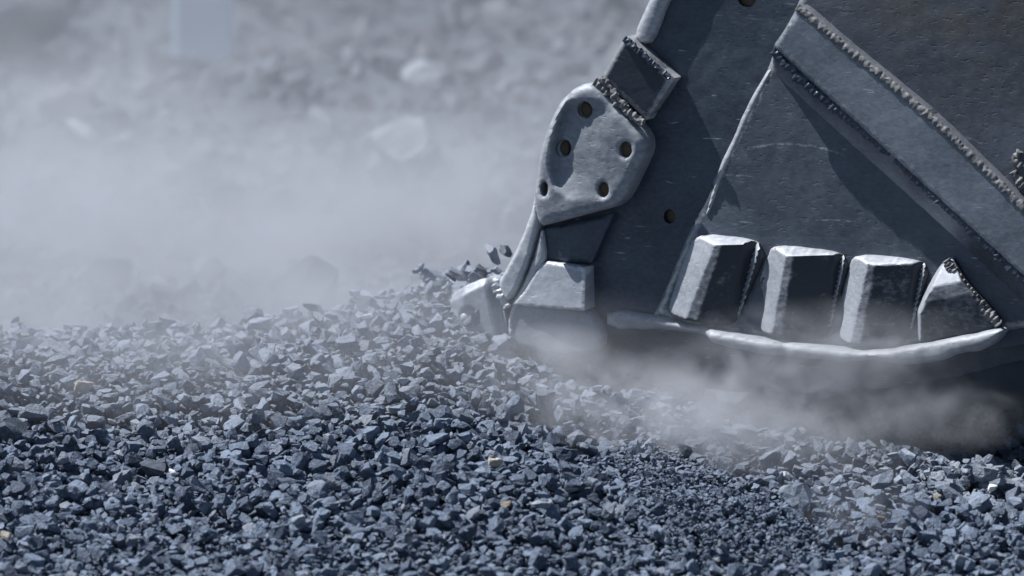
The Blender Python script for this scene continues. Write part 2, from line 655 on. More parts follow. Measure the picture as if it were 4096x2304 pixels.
# fill: small under, then the main size, then the big ones on top and grit in the gaps
drop_stones(7500, 0.034, 0.30, 0.018, 0.06, 3, 0.0)
drop_stones(14000, 0.036, 0.38, 0.016, 0.075, 4, 0.006)
drop_stones(650, 0.058, 0.18, 0.045, 0.082, 4, 0.012, tilt=0.4)
drop_stones(14000, 0.023, 0.36, 0.010, 0.045, 5, 0.005)


def fines():
    # the two patches of fine grit right of the middle
    if rng.random() < 0.6:
        p = at(rng.normal(735, 42), 505 + rng.normal(0, 8), -1.4)
        return p.x, p.y + rng.normal(0, 0.11)
    p = at(rng.normal(665, 30), 470, -1.0)
    return p.x, p.y + rng.normal(0, 0.09)


drop_stones(5200, 0.013, 0.4, 0.006, 0.024, 2, 0.035, fines)

# ------------------------------------------------------------------ choose the 300 stones that show largest
SPECIAL = []


def place_on_surface(px, py):
    """The gravel point seen at a pixel (ray march over the settled height map)."""
    d = ray(px, py)
    t = 11.5
    while t < 19:
        p = CAM + d * t
        i, j = int((p.x - X0) / RES), int((p.y - Y0) / RES)
        if 0 <= i < len(hx) and 0 <= j < len(hy) and p.z < HM[i, j]:
            return p
        t += 0.01
    return CAM + d * 15


score = []
for n, (k, R, c, hz) in enumerate(stones):
    px, py = to_px(c)
    if not (0 < px < 1024 and 240 < py < 580):
        score.append(-1)
        continue
    i, j = int((c[0] - X0) / RES), int((c[1] - Y0) / RES)
    vis = (c[2] + hz) - HM[i, j]
    e = half_extents(k, R)
    dpt = (Vector(c) - CAM).dot(FWD)
    area = e[0] * max(e[2], e[1] * 0.3) / dpt ** 2 * 1e4
    hidden = c[0] > 0.28 and c[1] > by(c[0]) - 0.08
    score.append(-1 if hidden else area * max(0.0, 1 + vis / (2 * hz) * 1.3))
order = np.argsort(score)[::-1]
single = set(int(i) for i in order[:250])
is_single = np.array([n in single for n in range(len(stones))])


def stone_object(mesh, R, c, label, group, mat=None, name='stone', cat='stone'):
    o = bpy.data.objects.new(name, mesh)
    col.objects.link(o)
    m = Matrix([list(map(float, R[a])) + [float(c[a])] for a in range(3)] + [[0, 0, 0, 1]])
    o.matrix_world = m
    if mat is not None:
        o.material_slots[0].link = 'OBJECT'
        o.material_slots[0].material = mat
    return tag(o, label, cat, group)


LANDMARKS = [(365, 304, 'the dark rounded crest stone'), (84, 387, 'the large tan pebble'), (407, 394, 'the block topping the middle ridge'),
             (463, 415, 'the pointed wedge stone'), (559, 416, 'the pale upright stone'), (494, 461, 'the half buried tan stone'), (506, 504, 'the glossy brown flake'),
             (796, 494, 'the largest pale stone'), (787, 411, 'the dark upright ridge stone'), (686, 454, 'the dark slab on edge'), (938, 497, 'the round tan pebble'),
             (993, 488, 'the white pebble'), (7, 536, 'the tan corner stone'), (33, 412, 'the big grey block'), (152, 467, 'the dark broken block'),
             (458, 312, 'the bucket tooth'), (540, 345, 'the bucket heel'), (735, 505, 'the patch of fine grit'), (67, 507, 'the lit round stone'),
             (173, 472, 'the white glinting stone'), (541, 505, 'the flat pale slab'), (667, 541, 'the pale chunk'), (871, 544, 'the lit square block'),
             (300, 520, 'the pale speckled cobble'), (398, 548, 'the pale three sided stone'), (120, 529, 'the pale egg shaped stone'), (960, 560, 'the pale corner wedge'),
             (592, 484, 'the bright faceted stone'), (250, 400, 'the pale cracked cobble'), (330, 440, 'the pale pyramid stone'), (150, 345, 'the pale crest pebble'),
             (985, 475, 'the broad flat stone'), (635, 395, 'the pale stone below the skid'), (250, 340, 'the dark crest wedge')]
used_labels = {}


def shape_word(k, R, t, wpx):
    zz = np.abs(LOW[k][0] @ R.T).max(0)
    e = np.sort(zz)
    tone = 'dark' if t < 0.3 else ('pale' if t > 0.68 else 'blue grey')
    size = 'big ' if wpx > 17 else ('small ' if wpx < 12 else '')
    if zz[2] > 0.95 * max(zz[0], zz[1]):
        sh = 'upright stone'
    elif e[0] < 0.5 * e[2]:
        sh = 'flat slab'
    elif e[1] < 0.72 * e[2]:
        sh = 'long stone'
    else:
        sh = 'chunky stone'
    return size + tone + ' ' + sh


def where_words(px, py):
    lx, ly, nm = min(LANDMARKS, key=lambda q: (q[0] - px) ** 2 + (1.4 * (q[1] - py)) ** 2)
    dx, dy = px - lx, py - ly
    d = math.hypot(dx, dy)
    if abs(dx) > 2.2 * abs(dy):
        w = 'left of' if dx < 0 else 'right of'
    elif abs(dy) > 2.2 * abs(dx):
        w = 'above' if dy < 0 else 'below'
    else:
        w = ('above' if dy < 0 else 'below') + ' and ' + ('left of' if dx < 0 else 'right of')
    far = 'close' if d < 24 else ('a little way' if d < 45 else 'some way')
    if len((w + nm).split()) > 8:
        far = far.split()[-1] if far != 'a little way' else 'near'
    return far + ' ' + w + ' ' + nm, 'gravel stones round ' + nm


rows = []
for n in sorted(single):
    k, R, c, hz = stones[n]
    px, py = to_px(c)
    t = float(rng.random())
    where, grp = where_words(px, py)
    wpx = 2 * half_extents(k, R)[0] / (Vector(c) - CAM).dot(FWD) * DIST / PX
    rows.append([n, t, shape_word(k, R, t, wpx), where, grp, wpx])
same = {}
for r in rows:
    same.setdefault(r[2] + ' ' + r[3], []).append(r)
for rs in same.values():                       # twins are told apart by their size
    if len(rs) > 1:
        rs.sort(key=lambda r: -r[5])
        terms = {2: ['larger', 'smaller'], 3: ['largest', 'middle sized', 'smallest']}.get(len(rs))
        for q, r in enumerate(rs if terms else []):
            w = r[2].split()
            r[2] = terms[q] + ' ' + ' '.join(w[1:] if w[0] in ('big', 'small') else w)
for n, t, what, where, grp, wpx in rows:
    k, R, c, hz = stones[n]
    label = what + ' ' + where
    if len(label.split()) > 16:
        label = label.replace('some way ', '').replace('a little way ', '').replace('blue grey', 'grey')
    o = stone_object(HIGH_MESH[k], R, c, label, grp)
    o.color = (t, t, t, 1)

# all other stones: one mass
tot_v, tot_f, tints, off = [], [], [], 0
for n, (k, R, c, hz) in enumerate(stones):
    if is_single[n]:
        continue
    size = np.linalg.norm(R[0])
    i, j = int((c[0] - X0) / RES), int((c[1] - Y0) / RES)
    if HM[i, j] - (c[2] + hz) > 0.045:
        continue                                   # buried
    v, f = (HIGH if size > 0.022 else LOW)[k]
    tot_v.append(v @ R.T + np.array(c))
    tot_f.append(f + off)
    tints.append(np.full(len(v), rng.random()))
    off += len(v)
me = mesh_np('gravel', np.vstack(tot_v), np.vstack(tot_f), M_GRAVEL)
at_ = me.attributes.new('tint', 'FLOAT', 'POINT')
at_.data.foreach_set('value', np.concatenate(tints).astype(np.float32))
print('gravel stones', len(stones), 'tris', len(me.polygons), 'height over target', np.percentile(HM-TARGET,[5,25,50,75,95]))
tag(link_mesh('gravel', me), 'bank of blue grey crushed stone filling the foreground', 'gravel', None, 'stuff')

SPEC = []
# stones that stand out
HR = lambda s: HIGH_MESH[s % 36]


def special(px, py, w, h, var, mat, label, rot=(0.3, 0.2, 0.4), lift=0.25, y=None, name='stone', cat='stone', group=None, depth=None):
    p = place_on_surface(px, py + h * 0.4) if y is None else at(px, py, y)
    sc = (p - CAM).dot(FWD) / DIST * PX * 1.2
    v = LOW[var][0]
    R0 = np.array(Euler(rot).to_matrix())
    e = np.abs(v @ R0.T).max(0)
    S = np.diag([w * sc / 2 / e[0], (depth or (w + h) / 2) * sc / 2 / e[1], h * sc / 2 / e[2]])
    R = S @ R0
    c = p + Vector((0, 0, h * sc * lift if y is None else 0))
    SPEC.append((px, py, label, [round(q) for q in to_px(c)], tuple(round(q, 2) for q in c)))
    return stone_object(HR(var), R, c, label, group, mat, name, cat)


special(365, 304, 19, 20, 2, M_DARK, 'large dark rounded stone standing on the crest left of the bucket tooth', (0.5, 0.2, 0.3), 0.3)
special(367, 317, 10, 5, 3, M_WHITE, 'small white oblong pebble below the dark stone on the crest', (0, 0, 0.2), 0.4)
special(84, 387, 18, 12, 7, M_TAN, 'tan pebble lying in the dusty left gravel bank', (0.1, 0.2, 0.3), 0.35)
special(407, 394, 19, 14, 11, None, 'pale block of stone on top of the middle gravel ridge', (0.2, 0.1, 0.5), 0.35)
special(463, 415, 16, 15, 10, None, 'pointed wedge of stone leaning on the middle ridge', (0.6, 0.5, 0.2), 0.35)
special(559, 416, 10, 17, 6, M_PALE, 'pale upright stone standing at the edge of the dust before the bucket', (0.2, 1.3, 0.3), 0.4)
special(574, 440, 19, 17, 15, None, 'large stone with a pitted face right of the pale upright stone', (0.4, 0.3, 0.9), 0.35)
special(494, 461, 13, 9, 18, M_TAN, 'pale tan stone half buried in the bottom middle gravel', (0.1, 0.4, 0.6), 0.25)
special(506, 504, 14, 7, 4, M_BROWN, 'glossy brown flake of stone in the bottom middle gravel', (0.1, -0.3, 0.3), 0.3)
special(796, 494, 33, 25, 19, M_PALE, 'largest pale stone in the gravel below the bucket', (0.3, 0.4, 0.2), 0.3)
special(787, 411, 12, 17, 14, M_DARK, 'dark upright stone standing on the ridge under the bucket lip', (0.5, 1.2, 0.4), 0.4)
special(813, 420, 24, 17, 23, M_DARK, 'wide dark rock on the ridge right of the dark upright stone', (0.3, 0.2, 0.2), 0.3)
special(686, 452, 7, 15, 8, M_DARK, 'dark thin slab standing on edge beside the fine grit', (0.1, 1.35, 0.8), 0.4)
special(938, 497, 9, 7, 27, M_TAN, 'round tan pebble in the gravel under the right end of the bucket', (0.2, 0.3, 0.2), 0.4)
special(993, 488, 8, 8, 31, M_WHITE, 'white pebble near the edge of the photo on the right', (0.4, 0.3, 0.2), 0.4)
special(881, 519, 8, 7, 30, M_BROWN, 'small brownish pebble below the round tan pebble', (0.4, 0.3, 0.2), 0.4)
special(7, 536, 13, 9, 22, M_TAN, 'tan stone in the dark gravel at the bottom left corner', (0.4, 0.1, 0.9), 0.35)
special(33, 412, 27, 20, 21, None, 'big stone block lying at the upper edge of the dark left gravel', (0.3, 0.2, 0.5), 0.3)
special(8, 427, 30, 26, 17, M_DARK, 'big dark stone slab at the left edge of the photo', (0.4, 0.5, 0.2), 0.25)
special(985, 475, 26, 16, 26, None, 'broad stone lying above the white pebble on the right', (0.1, 0.2, 0.2), 0.35)
special(152, 467, 24, 17, 5, M_DARK, 'dark broken block in the left foreground where the dust ends', (0.3, 0.3, 0.1), 0.3)
special(64, 459, 11, 10, 33, M_PALE, 'pale glinting stone in the dark left gravel', (0.3, 0.7, 0.1), 0.4)
special(120, 455, 9, 10, 29, M_PALE, 'pale quartz speckled stone in the left gravel beneath the tan pebble', (0.3, 0.7, 0.1), 0.4)
special(67, 507, 12, 11, 9, M_PALE, 'lit round stone in the dark gravel at the lower left', (0.3, 0.5, 0.1), 0.35)
special(120, 529, 8, 10, 11, M_PALE, 'pale egg shaped stone near the bottom left of the gravel', (0.3, 0.9, 0.1), 0.4)
special(173, 472, 7, 6, 13, M_WHITE, 'white glinting stone right of the dark broken block', (0.3, 0.9, 0.1), 0.4)
special(541, 505, 19, 9, 16, M_PALE, 'flat pale slab right of the glossy brown flake', (0.1, 0.1, 0.1), 0.35)
special(592, 484, 11, 13, 25, M_PALE, 'bright faceted stone at the middle of the dark gravel', (0.4, 0.3, 0.1), 0.35)
special(667, 541, 12, 10, 28, M_PALE, 'pale chunk of stone below the fine grit', (0.4, 0.3, 0.6), 0.35)
special(871, 544, 11, 10, 32, M_PALE, 'lit square block in the gravel below the brownish pebble', (0.1, 0.3, 0.6), 0.4)
special(786, 475, 10, 9, 1, M_WHITE, 'bluish white stone just above the largest pale stone', (0.1, 0.8, 0.6), 0.35)
special(300, 520, 14, 11, 34, M_PALE, 'pale speckled cobble in the lower left gravel', (0.2, 0.3, 0.6), 0.35)
special(398, 548, 12, 9, 21, M_PALE, 'pale three sided stone at the bottom middle', (0.2, 0.3, 0.6), 0.35)
special(960, 560, 15, 13, 3, M_PALE, 'pale wedge near the bottom right corner', (0.2, 0.6, 0.6), 0.35)
special(250, 400, 17, 13, 35, M_PALE, 'pale cracked cobble in the middle of the left bank', (0.2, 0.3, 0.6), 0.35)
special(330, 440, 15, 14, 0, M_PALE, 'pale pyramid stone on the edge of the dark gravel', (0.2, 0.6, 0.6), 0.35)
special(150, 345, 13, 9, 29, M_PALE, 'pale pebble below the left crest', (0.2, 0.2, 0.6), 0.35)
special(635, 395, 15, 12, 7, M_PALE, 'pale dusty stone on the slope below the skid', (0.2, 0.2, 0.6), 0.35)
special(250, 340, 17, 12, 13, M_DARK, 'dark wedge of stone below the left crest', (0.2, 0.4, 0.6), 0.35)
# stones thrown up by the tooth
special(493, 254, 13, 17, 10, None, 'tallest stone tumbling in the air above the bucket tooth', (0.5, 1.2, 0.2), y=0.12, cat='stone')
special(506, 251, 10, 13, 14, None, 'tumbling stone closest to the bucket edge', (0.9, 0.6, 0.3), y=0.15)
special(481, 269, 10, 9, 20, M_DARK, 'dark stone flying low over the heap above the tooth', (0.2, 0.3, 0.1), y=0.08)
special(451, 276, 11, 9, 24, M_DARK, 'dark oval stone flying left of the bucket tooth', (0.1, 0.6, 0.1), y=0.02)
special(497, 271, 8, 8, 12, None, 'small stone wedged in the air between tooth and bucket edge', (0.8, 0.6, 0.1), y=0.05)

# ------------------------------------------------------------------ the bucket
bucket = bpy.data.objects.new('loader_bucket', None)
bucket.empty_display_size = 0.2
col.objects.link(bucket)
bucket.location = (0.8, 0.0, -0.05)
tag(bucket, 'worn steel wheel loader bucket digging its tooth into the gravel', 'bucket')
BINV = Matrix.Translation(-bucket.location)


def poly_dist(P, poly):
    """Distance of points to a closed polygon's outline."""
    best = np.full(len(P), 1e9)
    q = np.roll(poly, -1, axis=0)
    for a, b in zip(poly, q):
        ab = b - a
        t = np.clip(((P - a) @ ab) / max(ab @ ab, 1e-12), 0, 1)
        best = np.minimum(best, np.linalg.norm(P - (a + t[:, None] * ab), axis=1))
    return best


def inside(P, poly):
    r = np.zeros(len(P), bool)
    x, y = P[:, 0], P[:, 1]
    q = np.roll(poly, -1, axis=0)
    for (x1, y1), (x2, y2) in zip(poly, q):
        c = ((y1 > y) != (y2 > y))
        with np.errstate(divide='ignore', invalid='ignore'):
            r ^= c & (x < (x2 - x1) * (y - y1) / (y2 - y1) + x1)
    return r


def resample(poly, s):
    out = []
    for a, b in zip(poly, np.roll(poly, -1, axis=0)):
        n = max(1, int(round(np.linalg.norm(b - a) / s)))
        for i in range(n):
            out.append(a + (b - a) * i / n)
    return np.array(out)


def chaikin(poly, it):
    for _ in range(it):
        q = np.roll(poly, -1, axis=0)
        poly = np.stack([0.8 * poly + 0.2 * q, 0.2 * poly + 0.8 * q], 1).reshape(-1, 2)
    return poly


def noise3(P, s, seed):
    return np.array([noise.noise(Vector((p[0] / s, p[1] / s, seed))) for p in P])


def relief(name, poly, H, back, mat, r=2.0, base=0.0, step=3.0, hfun=None, holes=(), smooth=1, rough=0.5, seed=1, parent=None, sharp=50, wob=0.0):
    """A cast or cut steel piece on the bucket's side. Outline in photo pixels (3 mm each), heights in the same pixels towards the viewer;
    rounded edge of radius r; straight walls run back by `back` pixels behind the side plate."""
    poly = np.array(poly, float)
    if smooth:
        poly = chaikin(poly, smooth)
    poly = resample(poly, step)
    if wob:
        poly = poly + np.stack([noise3(poly, 14, seed), noise3(poly, 14, seed + 9)], 1) * wob
    loops = [poly]
    for (cx, cy_, rx, ry) in holes:
        k = 18
        loops.append(np.array([[cx + rx * math.cos(a), cy_ + ry * math.sin(a)] for a in np.linspace(0, 2 * math.pi, k, endpoint=False)]))
    lo, hi = poly.min(0), poly.max(0)
    g = np.array([[x + (step / 2 if j % 2 else 0), y] for j, y in enumerate(np.arange(lo[1], hi[1], step * 0.87)) for x in np.arange(lo[0], hi[0], step)])
    keep = inside(g, poly) & (poly_dist(g, poly) > 0.55 * step)
    for L in loops[1:]:
        keep &= ~inside(g, L) & (poly_dist(g, L) > 0.5 * step)
    g = g[keep]
    pts = np.vstack(loops + [g])
    edges, o = [], 0
    for L in loops:
        n = len(L)
        edges += [(o + i, o + (i + 1) % n) for i in range(n)]
        o += n
    vc, _, fc, *_ = delaunay_2d_cdt([Vector(p) for p in pts], edges, [], 0, 1e-5)
    P = np.array([[v.x, v.y] for v in vc])
    F = np.array([list(f) for f in fc if len(f) == 3])
    cen = P[F].mean(1)
    ok = inside(cen, poly)
    for L in loops[1:]:
        ok &= ~inside(cen, L)
    F = F[ok]
    d = poly_dist(P, poly)
    h = np.full(len(P), float(H))
    if hfun is not None:
        h = hfun(P, h)
    rr = min(r, H) if H > 0 else r
    t = np.clip(d / max(r, 1e-6), 0, 1)
    h = h - rr * (1 - np.sqrt(1 - (1 - t) ** 2)) * 0.92
    for L in (loops[1:] if H > 0 else []):
        t2 = np.clip(poly_dist(P, L) / 2.2, 0, 1)
        h = h - 1.4 * (1 - np.sqrt(1 - (1 - t2) ** 2))
    if rough:
        h = h + noise3(P, 13, seed) * rough + noise3(P, 5, seed + 3) * rough * 0.5
    h = h + base
    # world: x and z of the face at its mean height, y from the height
    top = base + H
    W3 = np.empty((len(P), 3))
    for i, (px, py) in enumerate(P):
        W3[i] = bat(px, py, top) + BN * ((h[i] - top) * PX)
    # walls
    cnt = {}
    for f in F:
        for a, b in ((f[0], f[1]), (f[1], f[2]), (f[2], f[0])):
            cnt[(a, b)] = cnt.get((a, b), 0) + 1
    bnd = [(a, b) for (a, b) in cnt if (b, a) not in cnt]
    used = sorted({a for e in bnd for a in e})
    mp = {a: len(W3) + i for i, a in enumerate(used)}
    WB = W3[used] - np.outer((h[used] + back) * PX, np.array(BN))
    V = np.vstack([W3, WB])
    tris = [tuple(f) for f in F]
    for a, b in bnd:
        tris.append((b, a, mp[a]))
        tris.append((b, mp[a], mp[b]))
    tris = np.array(tris)
    V = V - np.array(bucket.location)
    # face the camera
    n = np.cross(V[F[0][1]] - V[F[0][0]], V[F[0][2]] - V[F[0][0]])
    if n @ np.array(BN) < 0:
        tris = tris[:, ::-1]
    me = mesh_np(name, V, tris, mat, True, sharp)
    o = link_mesh(name, me, parent or bucket)
    return o


def cup(cx, cy_, rx, ry, h, depth, parent, mat=None):
    """A blind bolt hole: wall and dished bottom set into a plate."""
    k = 18
    ang = np.linspace(0, 2 * math.pi, k, endpoint=False)
    V, F = [], []
    for (s, hh) in ((1.0, h - 1.0), (1.0, h - depth), (0.55, h - depth + 1.2), (0.0, h - depth + 0.6)):
        for a in ang:
            q = bat(cx + rx * s * math.cos(a), cy_ + ry * s * math.sin(a), h) + BN * ((hh - h) * PX)
            V.append(tuple(q))
    for r_ in range(3):
        for i in range(k):
            a, b = r_ * k + i, r_ * k + (i + 1) % k
            F += [(a, b, b + k), (a, b + k, a + k)]
    V = np.array(V) - np.array(bucket.location)
    me = mesh_np('bolt_hole', V, F, mat or M_HOLE, True, 40)
    return link_mesh('bolt_hole', me, parent)


def bead(path, h, rad, period=5.0, seed=0, squash=0.8, amp=0.35, name='weld_bead', mat=None, parent=None, wander=0.6, lump=0.32):
    """A weld bead: one rippled tube along a path of photo pixels."""
    path = np.array(path, float)
    seg = np.linalg.norm(np.diff(path, axis=0), axis=1)
    L = np.concatenate([[0], np.cumsum(seg)])
    n = max(8, int(L[-1] / 1.1))
    s = np.linspace(0, L[-1], n)
    c = np.stack([np.interp(s, L, path[:, 0]), np.interp(s, L, path[:, 1])], 1)
    tan = np.gradient(c, axis=0)
    tan /= np.linalg.norm(tan, axis=1)[:, None]
    nor = np.stack([-tan[:, 1], tan[:, 0]], 1)
    V, F = [], []
    k = 9
    rs = random.Random(seed)
    jit, ph = 0.0, 0.0
    for i in range(n):
        ph += (s[1] - s[0]) / (period * (0.75 + 0.5 * noise.noise(Vector((s[i] / 20, seed, 1)))) + 1e-6)
        saw = 0.5 + 0.5 * math.cos(2 * math.pi * (ph % 1.0)) if period > 6 else (ph % 1.0)
        rr = rad * (1 - amp + amp * 2 * (1 - saw) ** 0.7 * (0.7 + 0.6 * noise.noise(Vector((math.floor(ph) * 1.7, seed, 5)))))
        rr *= 1 + 1.1 * lump * noise.noise(Vector((s[i] / 9, seed, 2)))
        off = wander * rad * noise.noise(Vector((math.floor(ph) * 0.9, seed, 9)))
        if i in (0, n - 1):
            rr *= 0.15
        for j in range(k):
            a = 2 * math.pi * j / k
            lat = rr * math.cos(a) + off
            hh = h + rr * squash * math.sin(a)
            # ripples bow along the path
            alo = 0.2 * rr * (math.cos(a) ** 2)
            nz = noise.noise_vector(Vector((s[i] / 3.2, a * 0.9, seed * 3.1)))
            lat += nz.x * rad * lump
            hh += nz.y * rad * lump
            p = c[i] + nor[i] * lat - tan[i] * alo
            q = bat(p[0], p[1], h) + BN * ((hh - h) * PX)
            V.append(tuple(q))
    for i in range(n - 1):
        for j in range(k):
            a, b = i * k + j, i * k + (j + 1) % k
            F += [(a, b, b + k), (a, b + k, a + k)]
    V = np.array(V) - np.array(bucket.location)
    me = mesh_np(name, V, F, mat or M_WELD, True, 45)
    bm = bmesh.new()
    bm.from_mesh(me)
    bmesh.ops.recalc_face_normals(bm, faces=bm.faces[:])
    bm.to_mesh(me)
    bm.free()
    return link_mesh(name, me, parent or bucket)


# side plate with two through bolt holes
PLATE = [(705, -200), (655, -5), (636, 45), (606, 82), (572, 100), (553, 132), (543, 165), (539, 205), (531, 235), (516, 262), (503, 284), (506, 305),
         (512, 338), (560, 344), (600, 336), (650, 333), (705, 338), (760, 348), (830, 356), (900, 358), (1000, 348), (1080, 335), (1200, 270), (1290, 120), (1300, -200)]
sp = relief('side_plate', PLATE, 0.0, 12, M_STEEL, r=2, step=6, smooth=0, rough=0.8, holes=[(669.5, 216.5, 6, 7.3), (747, -2, 9.5, 9.5)], seed=3)
cup(669.5, 216.5, 6, 7.3, 0, 9, sp)
cup(747, -2, 9.5, 9.5, 0, 9, sp)

# raised liner panel right of the weld seam
PH = 7.0


def panel_h(P, h):
    # fades out halfway down the seam, as if ground flush
    s = np.exp(-((P[:, 1] - 205) / 24) ** 2) * np.clip((760 - P[:, 0]) / 60, 0, 1)
    return h - 4.0 * s + 1.2 * noise3(P, 90, 4)


PANEL = [(835, -200), (800, -5), (793, 12), (776, 42), (766, 70), (747, 104), (731, 140), (719, 166), (702, 198), (686, 236), (668, 280), (652, 316),
         (699, 330), (748, 338), (794, 345), (860, 352), (930, 344), (1000, 332), (1080, 320), (1190, 250), (1280, 110), (1290, -200)]
relief('liner_panel', PANEL, PH, 1, M_STEEL_RUST, r=6, step=4, smooth=0, rough=0.4, hfun=panel_h, seed=5)
relief('weld_fillet', [(770, 64), (774, 70), (756, 106), (740, 142), (726, 170), (716, 194), (704, 222), (702, 222), (711, 190), (719, 164), (732, 138), (747, 102)], PH + 1.2, 1, M_SHROUD, r=6, step=2.0,
       smooth=2, rough=0.7, seed=11, wob=0.6)

# diagonal bar across the side
AX = np.array([0.737, 0.676])
PERP = np.array([0.676, -0.737])
ORG = np.array([774, 45])


def bar_h(P, h):
    v = (P - ORG) @ PERP
    t = np.clip((v + 37) / 37, 0, 1)
    ramp = 0.25 * t + 0.75 * t ** 1.7
    flat = h - 0.10 * np.clip(v, 0, 60) + 0.6
    return np.where(v < 0, 3 + (h - 3) * ramp, flat)


BAR = [(799, 5), (840, 41), (880, 73), (934, 118), (982, 165), (1030, 212), (1134, 308), (1110, 398), (1024, 322), (946, 258), (843, 159), (783, 109),
       (765, 84), (763, 70), (768, 52), (777, 40), (795, 12)]
BH = 34.0
relief('diagonal_bar', BAR, BH, 0, M_STRIP, r=2.5, step=3, smooth=1, rough=0.25, hfun=bar_h, base=0, seed=6)
bead([(797, 7), (840, 43), (880, 75), (934, 120), (982, 167), (1030, 214), (1090, 268)], BH - 4.5, 4.2, 8.5, 21, 0.7, 0.1, wander=0.35, lump=0.26)
bead([(773, 50), (793, 71), (813, 90), (851, 120), (892, 154)], BH - 5.5, 5.2, 7.5, 22, 0.6, 0.12, mat=M_STEEL, lump=0.3)
bead([(896, 158), (928, 189), (968, 226), (1022, 278), (1078, 329)], BH - 5.0, 5.0, 11, 23, 0.6, 0.15, mat=M_STEEL)
bead([(946, 260), (955, 274), (964, 285), (975, 299), (990, 314), (1000, 326)], PH + 12, 4.6, 6.5, 24, 0.9, 0.3, lump=0.42)
bead([(1020, 150), (1015, 158), (1021, 165), (1030, 168)], PH + 1, 4, 7, 25, 0.9, 0.25, lump=0.5)
bead([(1013, 171), (1018, 180), (1026, 188), (1036, 192)], PH + 1, 4, 7, 26, 0.9, 0.25, lump=0.5)

# rounded bar along the leading edge, square block, corner shroud
relief('edge_bar', [(752, -200), (684, -70), (647, 0), (631, 36), (640, 45), (651, 43), (665, 4), (702, -70), (770, -200)], 12, 8, M_POLISH, r=9, step=2.6, smooth=1, rough=0.5, seed=8)
SB = [(624, 37), (671, 79), (643, 121), (600, 78)]


def block_h(P, h):
    return h - 0.14 * ((P[:, 0] - 600) * 0.7 + (P[:, 1] - 38) * 0.7) * 0.8


relief('square_block', SB, 30, 6, M_DARKSTEEL, r=1.6, step=3, smooth=0, rough=0.15, hfun=block_h, seed=9)
bead([(624, 38), (640, 52), (655, 66), (670, 79)], 28, 3.2, 6, 31, 0.8, 0.25, mat=M_STEEL, lump=0.55)
bead([(594, 82), (606, 90), (620, 105), (632, 115), (645, 124)], 28, 4.4, 7.5, 32, 0.9, 0.2, mat=M_WELD, lump=0.55)
bead([(600, 78), (608, 84), (616, 96), (626, 106)], 30, 3.0, 6, 33, 0.9, 0.25, mat=M_WELD, lump=0.55)

SHROUD = [(594, 84), (582, 84), (570, 90), (559, 101), (551, 115), (545, 130), (539, 149), (536, 170), (533, 190), (532, 206), (538, 227), (551, 224), (589, 214),
          (612, 208), (621, 199), (634, 173), (643, 152), (642, 137), (620, 112), (602, 92)]
SH = 36.0


def shroud_h(P, h):
    xl = np.interp(P[:, 1], [98, 103, 120, 140, 165, 185, 196], [572, 564, 556, 550, 547, 552, 562])
    u = P[:, 0] - xl
    win = np.clip((P[:, 1] - 99) / 12, 0, 1) * np.clip((200 - P[:, 1]) / 26, 0, 1)
    k = np.clip(u / 5, 0, 1)
    dent = k * k * (3 - 2 * k) * np.clip(1 - u / 58, 0, 1) ** 1.2 * win
    return h - 12.0 * dent + 0.05 * (580 - P[:, 0])


HOLES = [(583.4, 110, 6.1, 7.9), (562, 149, 6, 8), (624, 150, 6.2, 8.2), (544, 189, 4.2, 7.7), (602, 190, 6, 8)]
sh = relief('corner_shroud', SHROUD, SH, 4, M_SHROUD, r=10, step=2.4, smooth=1, rough=0.55, hfun=shroud_h, holes=HOLES, seed=10)
for (a, b, c_, d_) in HOLES:
    cup(a, b, c_, d_, SH - (6 if a < 570 else 2), 9, sh)

# adapter below the shroud: pocket, nose, heel and the two worn rails of the leading edge
relief('pocket_plate', [(541, 230), (613, 214), (591, 263), (541, 261)], 13, 2, M_STEEL, r=2, step=3, smooth=0, rough=0.5, seed=12)
relief('adapter_nose', [(538, 265), (546, 262), (585, 268), (586, 310), (560, 309), (511, 305), (524, 289)], 24, 2, M_POLISH, r=1.6, step=2.2, smooth=0, rough=0.4, seed=13,
       hfun=lambda P, h: h + 0.16 * ((P[:, 0] - 556) * 0.5 + (P[:, 1] - 286) * 0.9))
relief('adapter_heel', [(511, 309), (520, 302), (560, 306), (587, 309), (601, 330), (598, 352), (560, 358), (520, 348), (508, 338), (506, 324)], 19, 3, M_SHROUD, r=4, step=2.6, smooth=1,
       rough=0.6, seed=14)
relief('edge_rail', [(535, 182), (532, 206), (524, 230), (513, 255), (503, 272), (497, 283), (500, 294), (507, 302), (514, 294), (521, 280), (528, 262), (533, 243), (537, 228), (538, 215)],
       22, 8, M_POLISH, r=4.5, step=2.2, smooth=1, rough=0.7, seed=15, wob=0.5,
       hfun=lambda P, h: h + 0.12 * (P[:, 0] - 520 + (P[:, 1] - 240) * 0.5))
relief('edge_rail', [(541, 229), (545, 258), (538, 270), (532, 282), (525, 293), (517, 306), (512, 318), (513, 335), (508, 336), (507, 320), (512, 303), (520, 288), (528, 270), (534, 254), (538, 238)],
       21, 4, M_POLISH, r=3.5, step=2.2, smooth=1, rough=0.8, seed=16, wob=0.6)
bead([(494, 284), (499, 292), (504, 299), (509, 308)], 19, 4.0, 9, 41, 0.9, 0.15, mat=M_POLISH, lump=0.6)

